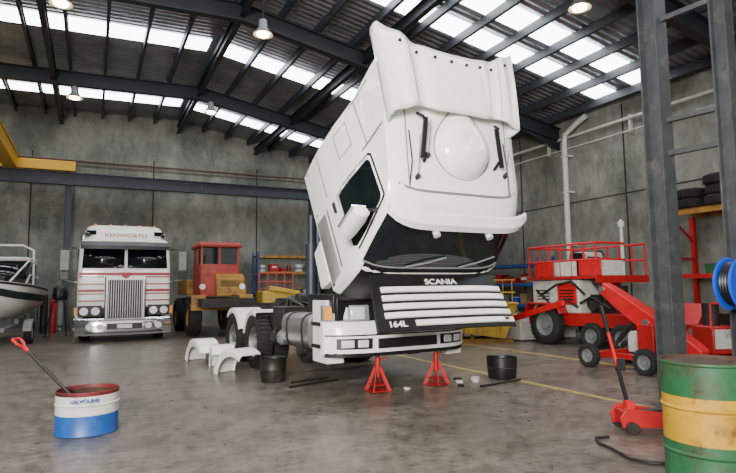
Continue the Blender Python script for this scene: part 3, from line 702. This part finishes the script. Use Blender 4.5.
# ------------------------------------------------------------------ red and cream road paver
t=thing('road_paver','red and cream road paving machine with hopper and railed platform','road machine',(10.75,9.35,0),0)
q=MB(); q.box((0,.2,.62),(1.4,3.0,.3)); 
for s in(-1,1):
    for yy in(.95,): q.prism([(yy-.6,.75),(yy-.5,1.0),(yy+.5,1.0),(yy+.6,.75),(yy+.55,.75),(yy+.46,.95),(yy-.46,.95),(yy-.55,.75)],'x',s*.62,s*.98)
q.obj('chassis',REDP,t,bev=.01)
q=MB(); q.box((.0,.75,1.15),(1.45,1.5,.78)); mh=q.obj('engine_housing',PALE,t,bev=.04)
for yy in(.35,1.1):
    q=MB(); q.box((-.735,yy,1.2),(.02,.58,.5)); q.obj('access_door',REDB if yy<.5 else PALE,mh,bev=.006)
    for i in range(4):
        q=MB(); q.box((-.755,yy,1.08+i*.07),(.02,.42,.025)); q.obj('louvre',BLACK,mh)
for xx in(-.36,.36):
    q=MB(); q.box((xx,-.01,1.18),(.6,.02,.55)); q.obj('front_panel',PALE if xx<0 else REDB,mh,bev=.006)
q=MB(); q.box((0,.45,1.58),(1.7,2.1,.06)); q.box((0,-.62,1.54),(1.7,.04,.16)); q.obj('platform_deck',REDP,t)
for yy,hh,mm in((-.42,.34,REDB),(.28,.34,PALE),(.98,.34,REDB)):
    q=MB(); q.box((-.80,yy,1.79),(.03,.62,hh)); q.obj('rail_panel',mm,t,bev=.006)
q=MB(); q.box((-.38,-.60,1.79),(.78,.03,.34)); q.obj('rail_panel',PALE,t,bev=.006)
q=MB()
for s in(-1,1):
    for yy in(-.6,-.25,.1,.45,.8,1.15,1.5): q.tube([(s*.8,yy,1.6),(s*.8,yy,2.35)],.022,8)
    for z in(1.98,2.35): q.tube([(s*.8,-.6,z),(s*.8,1.5,z)],.026,8)
for z in(1.98,2.35):
    q.tube([(-.8,1.5,z),(.8,1.5,z)],.026,8); q.tube([(-.8,-.6,z),(.1,-.6,z)],.026,8)
q.obj('guard_rail',REDB,t)
q=MB(); q.box((.1,.5,1.90),(.7,.45,.60)); q.box((-.35,1.1,1.78),(.5,.4,.36)); q.obj('control_console',PALE,t,bev=.04)
q=MB(); q.box((.1,.27,2.02),(.4,.02,.14)); q.obj('gauge_panel',BLACK,t)
q=MB(); q.box((-.40,.1,1.7),(.42,.4,.12)); q.box((-.40,.3,1.95),(.42,.1,.46)); q.obj('operator_seat',BLACK,t,bev=.03)
q=MB(); q.lathe([(-.015,.14),(0,.16),(.015,.14),(0,.12),(-.015,.14)],(-.25,-.22,2.05),'y',18); q.cyl((-.25,-.2,2.05),(-.25,-.1,1.6),.02); q.obj('steering_wheel',BLACK,t)
q=MB(); q.cyl((.3,-.4,1.6),(.3,-.4,2.75),.04); q.lathe([(2.75,.001),(2.75,.07),(2.87,.07),(2.93,.001)],(.3,-.4,0)); q.obj('exhaust_post',PVC,t)
q=MB(); q.lathe([(-.35,.001),(-.35,.14),(-.3,.18),(.3,.18),(.35,.14),(.35,.001)],(.5,1.1,1.80),'y'); q.obj('white_tank',DWHT,t)
q=MB(); q.box((0,-.28,.98),(.9,.4,.42)); q.cyl((-.5,-.28,1.0),(-.62,-.28,1.0),.17,n=20); q.cyl((-.2,-.28,1.2),(-.2,-.28,1.45),.09); q.box((.25,-.3,1.28),(.3,.25,.2)); q.obj('engine',DARK,t,bev=.01)
for s in(-1,1):
    q=MB(); q.prism([(s*.25,.62),(s*.96,1.28),(s*.98,1.22),(s*.30,.55)],'y',-1.75,-.50); q.obj('hopper_wing',REDB if s>0 else PALE,t,bev=.01)
q=MB(); q.box((0,-1.0,.58),(.9,1.3,.08)); q.box((0,-1.80,.42),(1.8,.12,.28)); q.obj('hopper_floor',REDP,t)
for s in(-1,1):
    q=MB(); q.cyl((s*.45-.15,-1.95,.42),(s*.45+.15,-1.95,.42),.09,n=18); q.obj('push_roller',STEEL,t)
q=MB(); q.box((0,2.0,.28),(1.9,.55,.5)); q.box((0,2.28,.62),(1.7,.3,.08)); q.obj('screed',PALE,t,bev=.02)
q=MB(); q.box((-.96,1.15,.78),(.07,1.9,.14),rot=(-14,0,0)); q.obj('tow_arm',REDB,t,bev=.01)
for pts in([(-.76,-.2,1.2),(-.85,.1,1.5),(-.82,.6,1.42),(-.78,1.1,1.2)],[(-.76,.0,.9),(-.86,.3,1.1),(-.8,.8,.95),(-.78,1.3,1.3)],[(-.5,-.6,1.1),(-.6,-.3,1.5),(-.3,-.1,1.4)],[(-.8,-.9,.9),(-.9,-.5,1.15),(-.8,-.1,1.0)]):
    q=MB(); q.tube(pts,.028,8); q.obj('hydraulic_hose',BLACK,t)
for s in(-1,1):
    wheel(t,(s*.80,.95,.48),.48,.26,s,GREY)
    for yy in(-.35,-1.15): wheel(t,(s*.72,yy,.28),.28,.22,s,GREY)
t=thing('hydraulic_power_pack','red hydraulic power pack with black hoses on skids','power pack',(10.35,6.35,0),-20)
q=MB(); q.box((0,0,.40),(.8,.55,.5)); q.box((0,0,.08),(.9,.6,.1)); pc=q.obj('cabinet',REDP,t,bev=.03)
for xx in(-.2,.2):
    q=MB(); q.box((xx,-.28,.42),(.32,.02,.34)); q.obj('door_panel',PALE if xx<0 else REDB,pc,bev=.005)
q=MB(); q.cyl((-.2,0,.65),(-.2,0,1.05),.14,n=18); q.box((.2,0,.75),(.25,.3,.2)); q.tube([(.2,0,.85),(.25,-.1,1.2),(.0,-.25,1.1),(-.1,-.4,.5)],.025,7); q.obj('motor',DARK,t)
q=MB(); q.tube([(-.42,-.28,.6),(-.42,-.28,1.05),(.42,-.28,1.05),(.42,-.28,.6)],.022,7); q.obj('push_handle',REDB,t)
t=thing('loader_arm','thick red sloping loader arm resting on a wheeled frame','loader arm',(8.25,6.3,0),0)
q=MB(); rs=[]
for yy,zc,hh,ww in((-.95,.30,.10,.10),(-.80,.36,.15,.13),(-.1,.78,.16,.14),(.5,1.16,.13,.12),(.80,1.36,.09,.10)):
    rs.append([Vector((sx*ww,yy+dy,zc+sz*hh)) for sx,sz,dy in((-1,-1,.04),(1,-1,.04),(1,1,-.04),(-1,1,-.04))])
q.rings(rs); q.obj('arm',REDB,t,bev=.015)
for p0,p1,r in(((-.16,-.1,.78),(.16,-.1,.78),.06),((-.14,.76,1.33),(.14,.76,1.33),.05)):
    q=MB(); q.cyl(p0,p1,r,n=16); q.obj('pivot_pin',STEEL,t)
q=MB(); q.cyl((0,.55,.45),(0,.15,.85),.045); q.cyl((0,.75,.22),(0,.55,.45),.03); q.obj('ram',DARK,t)
q=MB(); q.box((0,.75,.20),(.95,.12,.12)); q.box((0,.2,.18),(.12,1.1,.1)); q.box((0,-.35,.2),(.9,.1,.1)); 
for s in(-1,1): q.box((s*.16,-.1,.45),(.03,.3,.6))
q.obj('base_frame',REDP,t,bev=.01)
q=MB(); q.tube([(.12,.6,1.25),(.2,.2,1.05),(.18,-.3,.75),(.1,-.7,.5)],.02,7); q.obj('hose',BLACK,t)
q=MB(); q.box((.3,.25,.42),(.3,.5,.36)); q.obj('pump_box',PALE,t,bev=.02)
for s in(-1,1):
    for yy in(.75,-.35): wheel(t,(s*.52,yy,.2),.2,.12,s,GREY,n=20)
q=MB(); q.lathe([(0,.001),(0,.28),(.02,.29),(.28,.285),(.3,.3),(.32,.285),(.57,.285),(.59,.3),(.61,.285),(.86,.285),(.88,.293),(.87,.27),(.86,.001)],n=28)
solo(q.obj('oil_drum',REDP,None,(12.45,10.6,0)),'red steel oil drum standing by the concrete wall','drum')

t=thing('cantilever_tyre_shelf','orange and red steel shelf holding stored tyres on the wall','shelf',(12.5,6.35,0),0)
q=MB(); 
for x in(-.42,.42): q.box((x,0,3.04),(.06,4.2,.12))
q.box((0,0,3.1),(.9,4.2,.02)); q.obj('shelf',YORN,t)
for yy in(-2.1,0,2.1):
    q=MB(); q.box((.42,yy,1.5),(.1,.1,3.0)); q.box((-.42,yy,1.5),(.08,.08,3.0)); q.box((0,yy,2.0),(.9,.06,.06)); q.tube([(.42,yy,2.4),(-.38,yy,3.0)],.03,6); q.obj('upright',REDP,t)
q=MB(); q.box((0,0,1.6),(.84,4.1,.04)); q.box((-.42,0,1.58),(.05,4.1,.1)); q.obj('lower_shelf',REDP,t)
def tyre(loc,rot,r=.33,w=.22):
    q=MB(); h=w/2
    q.lathe([(-h*.8,r*.58),(-h,r*.66),(-h,r*.88),(-h*.7,r*.98),(0,r),(h*.7,r*.98),(h,r*.88),(h,r*.66),(h*.8,r*.58),(-h*.8,r*.58)],n=28)
    for k2 in range(28):
        a=2*math.pi*k2/28; q.box((math.cos(a)*r,math.sin(a)*r,0),(.02,.03,w*.7),rot=(0,0,math.degrees(a)))
    return solo(q.obj('tyre',RUBBER,None,loc,[math.radians(a) for a in rot]),'black used tyre stored on the wall shelf','tyre','tyres on the wall shelf')
for loc,rot in(((12.35,8.05,3.23),(0,0,0)),((12.35,8.07,3.46),(0,0,20)),((12.3,7.33,3.23),(0,0,0)),((12.33,7.30,3.46),(0,0,9)),((12.3,7.33,3.69),(0,0,40)),((12.35,6.59,3.23),(0,0,0)),((12.3,6.59,3.46),(0,0,0)),((12.3,6.05,3.465),(90,0,0)),((12.3,5.75,3.465),(90,0,0))):
    tyre(loc,rot,.345)
boxes('workshop oil tins and parts on the red wall shelf',(12.45,6.35,0),90,3.8,.6,1.615,[DYEL,GRN,DWHT,REDP,BLUEP],10,.2,.36)
boxes('workshop containers on the floor under the wall shelf',(12.4,6.25,0),90,3.6,.6,-.012,[DYEL,GRN,DWHT,REDP,BLUEP],8,.3,.5)

# ------------------------------------------------------------------ steel column frame near right
t=thing('lattice_column','worn grey steel twin-post column with horizontal ties','column',(6.07,4.32,0),0)
for yy,wd,dx in((0,.22,0),(-.74,.16,.14)):
    q=MB(); q.box((dx,yy,3.55),(.02,wd,7.1)); q.box((dx,yy-wd/2,3.55),(wd*.95,.02,7.1)); q.box((dx,yy+wd/2,3.55),(wd*.95,.02,7.1)); q.box((dx,yy,.012),(.34,wd+.1,.024)); q.obj('post',COLG,t)
for z in(2.95,3.35,4.6):
    q=MB(); q.box((.07,-.37,z),(.06,.56,.06),rot=(0,0,9)); q.obj('tie_bar',COLG,t)
t=thing('hose_reel','bright blue plastic air hose reel mounted on the steel column','hose reel',(5.82,3.45,1.40),0)
q=MB(); 
q.lathe([(-.1,.001),(-.1,.25),(-.085,.27),(-.07,.25),(-.07,.12),(.05,.12),(.05,.25),(.065,.27),(.08,.25),(.08,.001)],(0,-.05,0),'y',32); q.obj('reel',BLUEB,t)
q=MB()
for i in range(4):
    for j in range(3): 
        q.tube([((.14+.035*j)*math.cos(a),-.1+i*.027,(.14+.035*j)*math.sin(a)) for a in[2*math.pi*k2/20 for k2 in range(20)]],.014,6,closed=True)
q.obj('hose',BLACK,t)
q=MB(); q.box((.15,.06,0),(.30,.05,.12)); q.cyl((0,-.2,0),(0,.1,0),.05); q.obj('bracket',BLACK,t)

# ------------------------------------------------------------------ drums
t=thing('oil_drum','yellow, green and rusty steel oil drum standing upright','drum',(3.80,2.45,0))
def banded(mb,bands,c=(0,0,0),n=40):
    for prof,mi in bands: mb.lathe(prof,c,'z',n,mi)
q=MB()
banded(q,[([(0,.001),(0,.285),(.01,.298),(.025,.29),(.28,.29),(.295,.302),(.31,.29),(.36,.29)],0),([(.36,.29),(.57,.29),(.585,.302),(.60,.29),(.66,.29)],1),([(.66,.29),(.86,.29),(.87,.298),(.885,.298)],2),([(.885,.298),(.885,.286),(.865,.282),(.862,.001)],3)])
q.obj('body',[GRN,DYEL,GRN,RUST],t)
q=MB(); q.lathe([(.862,.035),(.875,.035),(.878,.001)],(.15,-.1,0)); q.obj('bung_cap',RUST,t)
t=thing('half_drum','cut-down steel drum painted red, white and blue, used as bin','drum',(.0,6.42,0))
q=MB()
banded(q,[([(.01,.001),(0,.285),(.01,.298),(.025,.29),(.20,.29)],0),([(.20,.29),(.285,.29),(.297,.30),(.31,.29),(.385,.29)],1),([(.385,.29),(.415,.292),(.425,.285),(.415,.28),(.385,.28)],2),([(.385,.28),(.03,.28),(.03,.001)],3)])
q.obj('body',[DBLU,DWHT,RIMR,RUST],t)
text('VALVOLINE',.05,'brand_lettering',DBLU,t,(-.03,-.298,.345),(90,0,0),.004,.001)
solo(MB().lathe([(0,.27),(.04,.2),(.1,.08),(.11,.001)],(.0,6.42,.035),n=24).obj('absorbent_heap',WOOD),'brown absorbent granules heaped inside the cut drum','absorbent')['kind']='stuff'
t=thing('shovel','long shovel with red D-grip leaning in the cut drum','shovel',(.0,6.42,0))
g=Vector((-.60,.31,.84)); rp=Vector((-.245,.12,.455)); dirv=(rp-g).normalized(); e=g+dirv*.80
q=MB(); q.tube([g,e],.016,10); q.obj('shaft',DARK,t)
sd=Vector((.445,.896,0)).normalized(); g2=g-dirv*.12
q=MB(); q.tube([g,g+sd*.055-dirv*.05,g2+sd*.06],.014,8); q.tube([g,g-sd*.055-dirv*.05,g2-sd*.06],.014,8); q.tube([g2+sd*.06,g2-sd*.06],.016,8); q.tube([g,g+dirv*.06],.02,8); q.obj('grip',REDB,t)
q=MB(); rs=[]
for i in range(6):
    v=i/5; p=e+dirv*(.0+.2*v*.9); wv=.03+.09*min(1,v*3) if v<.8 else .09
    nrm=dirv.cross(sd)
    rs.append([p+sd*wv*s2+nrm*(.02*s2*s2) for s2 in(-1,-.5,0,.5,1)])
q.rings(rs,closed=False,caps=False); q.obj('blade',DARK,t,solid=.004)

t=thing('trolley_jack','red trolley jack with long upright red and black handle','trolley jack',(4.86,3.72,0),242)
q=MB()
for s in(-1,1): q.prism([(-.32,.06),(.32,.06),(.32,.13),(.05,.2),(-.28,.24),(-.34,.15)],'x',s*.12-.012,s*.12+.012)
q.box((0,-.25,.14),(.24,.1,.12)); q.box((0,.25,.09),(.24,.06,.03)); q.obj('frame',REDP,t,bev=.004)
q=MB(); q.box((0,.08,.19),(.1,.5,.05),rot=(8,0,0)); q.cyl((0,.3,.2),(0,.3,.26),.06,n=18); q.obj('lift_arm',DARK,t,bev=.004)
q=MB(); q.cyl((0,-.15,.14),(0,.12,.12),.05,n=16); q.cyl((0,.12,.12),(0,.24,.12),.02,n=12); q.obj('hydraulic_cylinder',DARK,t)
for s in(-1,1):
    for yy,r in((-.24,.06),(.27,.045)):
        q=MB(); q.cyl((s*.14,yy,r),(s*.175,yy,r),r,n=18); q.obj('castor',DARK,t)
hb=Vector((0,-.20,.2)); ht=Vector((.0,-.42,1.20)); dv=(ht-hb).normalized()
q=MB(); q.tube([hb,ht],.016,10); q.box(hb+Vector((0,0,.03)),(.1,.08,.1)); hd=q.obj('handle',REDB,t)
q=MB(); q.tube([ht-dv*.26,ht],.021,10); q.obj('grip',BLACK,hd)
q=MB(); q.tube([hb+dv*.10,hb+dv*.42],.020,10); q.box(hb+dv*.44+Vector((.0,.03,0)),(.04,.08,.12)); q.obj('handle_sleeve',BLACK,hd)
q=MB(); P=[(4.28,3.72),(4.15,3.75),(4.04,3.62),(4.0,3.45),(3.94,3.3),(3.90,3.18),(3.95,3.05),(4.08,2.93),(4.24,2.82),(4.3,2.6),(4.2,2.35)]
q.tube([(a,b2,.018) for a,b2 in P],.014,8)
solo(q.obj('air_hose',BLACK),'black rubber air hose snaking across the floor','hose')
def bucket(loc,r,h,label,m=DARK):
    t=thing('bucket',label,'bucket',loc)
    q=MB(); q.lathe([(.0,.001),(0,r*.88),(.02,r*.92),(h*.5,r*.97),(h*.52,r*1.01),(h*.55,r*.98),(h,r),(h+.01,r*1.03),(h,r*.95),(.03,r*.86),(.03,.001)],n=28); q.obj('body',m,t)
    q=MB(); q.tube([(r*math.cos(a)*1.03,r*math.sin(a)*.3+r*.2,h-.02-.5*r*math.sin(a)) for a in[math.pi*k2/10 for k2 in range(11)]],.006,5); q.obj('handle',DARK,t)
bucket((2.53,8.43,0),.2,.35,'dark oily steel bucket standing near the fuel tank')
bucket((5.70,6.9,0),.23,.32,'black drain bucket standing beside the truck',BLACK)
for a,b2 in(((2.55,7.7,.02),(3.35,7.95,.02)),((2.7,8.05,.02),(3.3,8.2,.02)),((4.9,6.4,.02),(5.7,6.55,.02))):
    q=MB(); q.tube([a,b2],.016,8); q.cyl(b2,Vector(b2)+Vector((.05,0.01,0)),.02,n=8)
    solo(q.obj('pry_bar',DARK),'dark steel bar lying on the workshop floor','pry bar','bars on the floor')
for i,(x,yy) in enumerate(((4.78,7.1),(4.9,6.9),(5.02,7.12),(5.15,6.85),(4.72,6.62),(5.3,7.05),(4.95,7.35),(3.95,6.8))):
    s2=R.uniform(.035,.07)
    q=MB(); q.rings([[Vector((s2*(1+R.uniform(-.3,.3))*math.cos(a),s2*(1+R.uniform(-.3,.3))*math.sin(a),z)) for a in[2*math.pi*k2/9 for k2 in range(9)]] for z in(0,.02,.03)])
    solo(q.obj('rag' if i%2 else 'bracket',[DARK,RAG][i%2],None,(x,yy,0)),['small dark removed bracket lying on the floor','crumpled pale rag lying on the floor'][i%2],['bracket','rag'][i%2],'loose bits under the truck')

# ------------------------------------------------------------------ boat
t=thing('motor_boat','white and dark blue motor boat with windscreen frame on a trailer','boat',(-2.55,16.9,0),-4,scale=.97)
q=MB(); rs=[]
HS=((0,.05,1.20,1.78),(.35,.42,.95,1.76),(.9,.75,.72,1.71),(1.8,.98,.62,1.66),(3.2,1.02,.6,1.6),(4.4,1.0,.62,1.55))
for v,hw,zk,zt in HS:
    rs.append([Vector((-hw,v,zt)),Vector((-hw*.98,v,zt-.12)),Vector((-hw*.85,v,(zk+zt)/2-.05)),Vector((-hw*.45,v,zk+.1)),Vector((0,v,zk)),Vector((hw*.45,v,zk+.1)),Vector((hw*.85,v,(zk+zt)/2-.05)),Vector((hw*.98,v,zt-.12)),Vector((hw,v,zt)),Vector((0,v,zt+.06))])
q.rings(rs); q.obj('hull',WHITE,t,ang=50)
for s in(-1,1):
    for f,hh,mm,nm in((.30,.20,COLB,'hull_stripe'),(.02,.06,DARK,'rubbing_strake')):
        q=MB(); rows=[[],[]]
        for v,hw,zk,zt in HS:
            for r_i,zz in enumerate((zt-f*(zt-(zk+zt)/2)*1.6,zt-f*(zt-(zk+zt)/2)*1.6-hh)):
                a=(zt-.12-zz)/((zt-.12)-((zk+zt)/2-.05)); a=max(-.5,min(1,a)); wv=hw*(.98-.13*a)+.012 if zz<zt-.12 else hw+.012
                rows[r_i].append(Vector((s*wv,v-.01,zz)))
        q.rings(rows,closed=False,caps=False); q.obj(nm,mm,t)
q=MB(); q.rings([[Vector((sx*hw,v,z)) for sx in(-1,1)] for v,hw,z in((1.1,.5,1.76),(1.6,.8,2.32),(1.65,.8,2.34))],closed=False,caps=False); q.add([(.55,1.1,1.74),(.85,1.6,2.32),(.9,2.6,2.27),(.9,2.6,1.62)],[(0,1,2,3)]); q.add([(-.55,1.1,1.74),(-.85,1.6,2.32),(-.9,2.6,2.27),(-.9,2.6,1.62)],[(0,1,2,3)]); q.obj('windscreen',GLASS,t,solid=.015)
q=MB(); q.rings([rr(.88,1.55,3.2,2.36,.12),rr(.90,1.5,3.25,2.42,.14),rr(.80,1.6,3.15,2.47,.14)]); q.obj('cabin_roof',WHITE2,t)
for pts,r in(([(-.9,2.2,1.6),(-.88,2.2,2.7),(-.6,2.2,2.85),(.6,2.2,2.85),(.88,2.2,2.7),(.9,2.2,1.6)],.03),([(-.3,.4,1.8),(-.3,.45,2.1),(.3,.45,2.1),(.3,.4,1.8)],.02),([(.5,1.05,1.75),(.86,1.6,2.36),(.9,2.6,2.31)],.025),([(.88,1.2,1.72),(.9,1.6,1.95),(.9,3,1.9)],.02)):
    q=MB(); q.tube(pts,r,8); q.obj('canopy_frame',WHITE2,t)
q=MB(); 
for s in(-1,1): q.box((s*.55,2.2,.45),(.08,4.2,.1)); q.box((s*.5,3,.58),(.1,1.5,.14))
q.box((0,2.8,.42),(1.9,.08,.08)); q.box((0,-.1,.5),(.08,1.2,.08)); q.cyl((0,-.5,0),(0,-.5,.5),.03); q.obj('trailer_frame',GREY,t)
for s in(-1,1):
    wheel(t,(s*1.0,1.2,.3),.3,.18,s)
    q=MB(); fender(q,(s*1.0,1.2,.3),.36,.24,10,170); q.obj('trailer_mudguard',GREY,t)
for i,(x,yy,mm,h) in enumerate(((-1.15,21.9,REDP,1.3),(-1.42,21.85,DARK,1.45),(-1.7,21.9,GREY,1.3))):
    q=MB(); q.lathe([(0,.001),(0,.11),(.02,.115),(h-.25,.115),(h-.12,.08),(h-.08,.035),(h-.05,.035),(h-.05,.05),(h,.05),(h,.001)],n=20)
    solo(q.obj('gas_cylinder',mm,None,(x,yy,0)),['maroon gas cylinder standing by the steel column','black gas cylinder standing by the steel column','grey gas cylinder standing by the steel column'][i],'gas cylinder','gas cylinders by the column')
t=thing('outboard_motor','dark outboard motor clamped on a small stand','outboard motor',(-.85,19.4,0),15)
q=MB(); q.rings([rr(.14,-.2,.2,1.15,.08),rr(.18,-.24,.26,1.25,.1),rr(.17,-.22,.24,1.5,.1),rr(.1,-.14,.16,1.58,.08)]); q.obj('cowl',BLACK,t,ang=50)
q=MB(); q.box((0,0,.8),(.12,.2,.75)); q.box((0,.02,.42),(.08,.3,.05)); q.cyl((0,.1,.28),(0,-.12,.28),.05); q.obj('leg',GREY,t)
q=MB(); 
for s in(-1,1): q.tube([(s*.3,-.3,.02),(s*.15,.12,1.1),(s*.3,.4,.02)],.02,6)
q.tube([(-.15,.12,1.1),(.15,.12,1.1)],.03,6); q.obj('stand_frame',DARK,t)

# ------------------------------------------------------------------ light
W=bpy.data.worlds.new('daylight'); bpy.context.scene.world=W; W.use_nodes=True
bg=W.node_tree.nodes['Background']; bg.inputs['Color'].default_value=(1.0,.97,.92,1); bg.inputs['Strength'].default_value=1.15
al=bpy.data.lights.new('truck_fill_light','AREA'); al.energy=1050; al.size=2.6; al.color=(1,.975,.93); al.spread=math.radians(110)  # added fill lamp inside the shop, out of view, brightening the tilted cab
ao=bpy.data.objects.new('truck_fill_light',al); COL.objects.link(ao); ao.location=(-3.4,-2.5,3.6)
ao.rotation_euler=(Vector((4.2,6.6,3.2))-Vector(ao.location)).to_track_quat('-Z','Y').to_euler()

cam=bpy.data.cameras.new('camera'); co=bpy.data.objects.new('camera',cam); COL.objects.link(co)
cam.sensor_width=36; cam.lens=27.2
co.location=(0,0,1.4)
Mx=Matrix.Rotation(math.radians(-26.4),4,'Z')@Matrix.Rotation(math.radians(90+5.3),4,'X')@Matrix.Rotation(math.radians(-.7),4,'Z')
co.rotation_euler=Mx.to_euler()
bpy.context.scene.camera=co
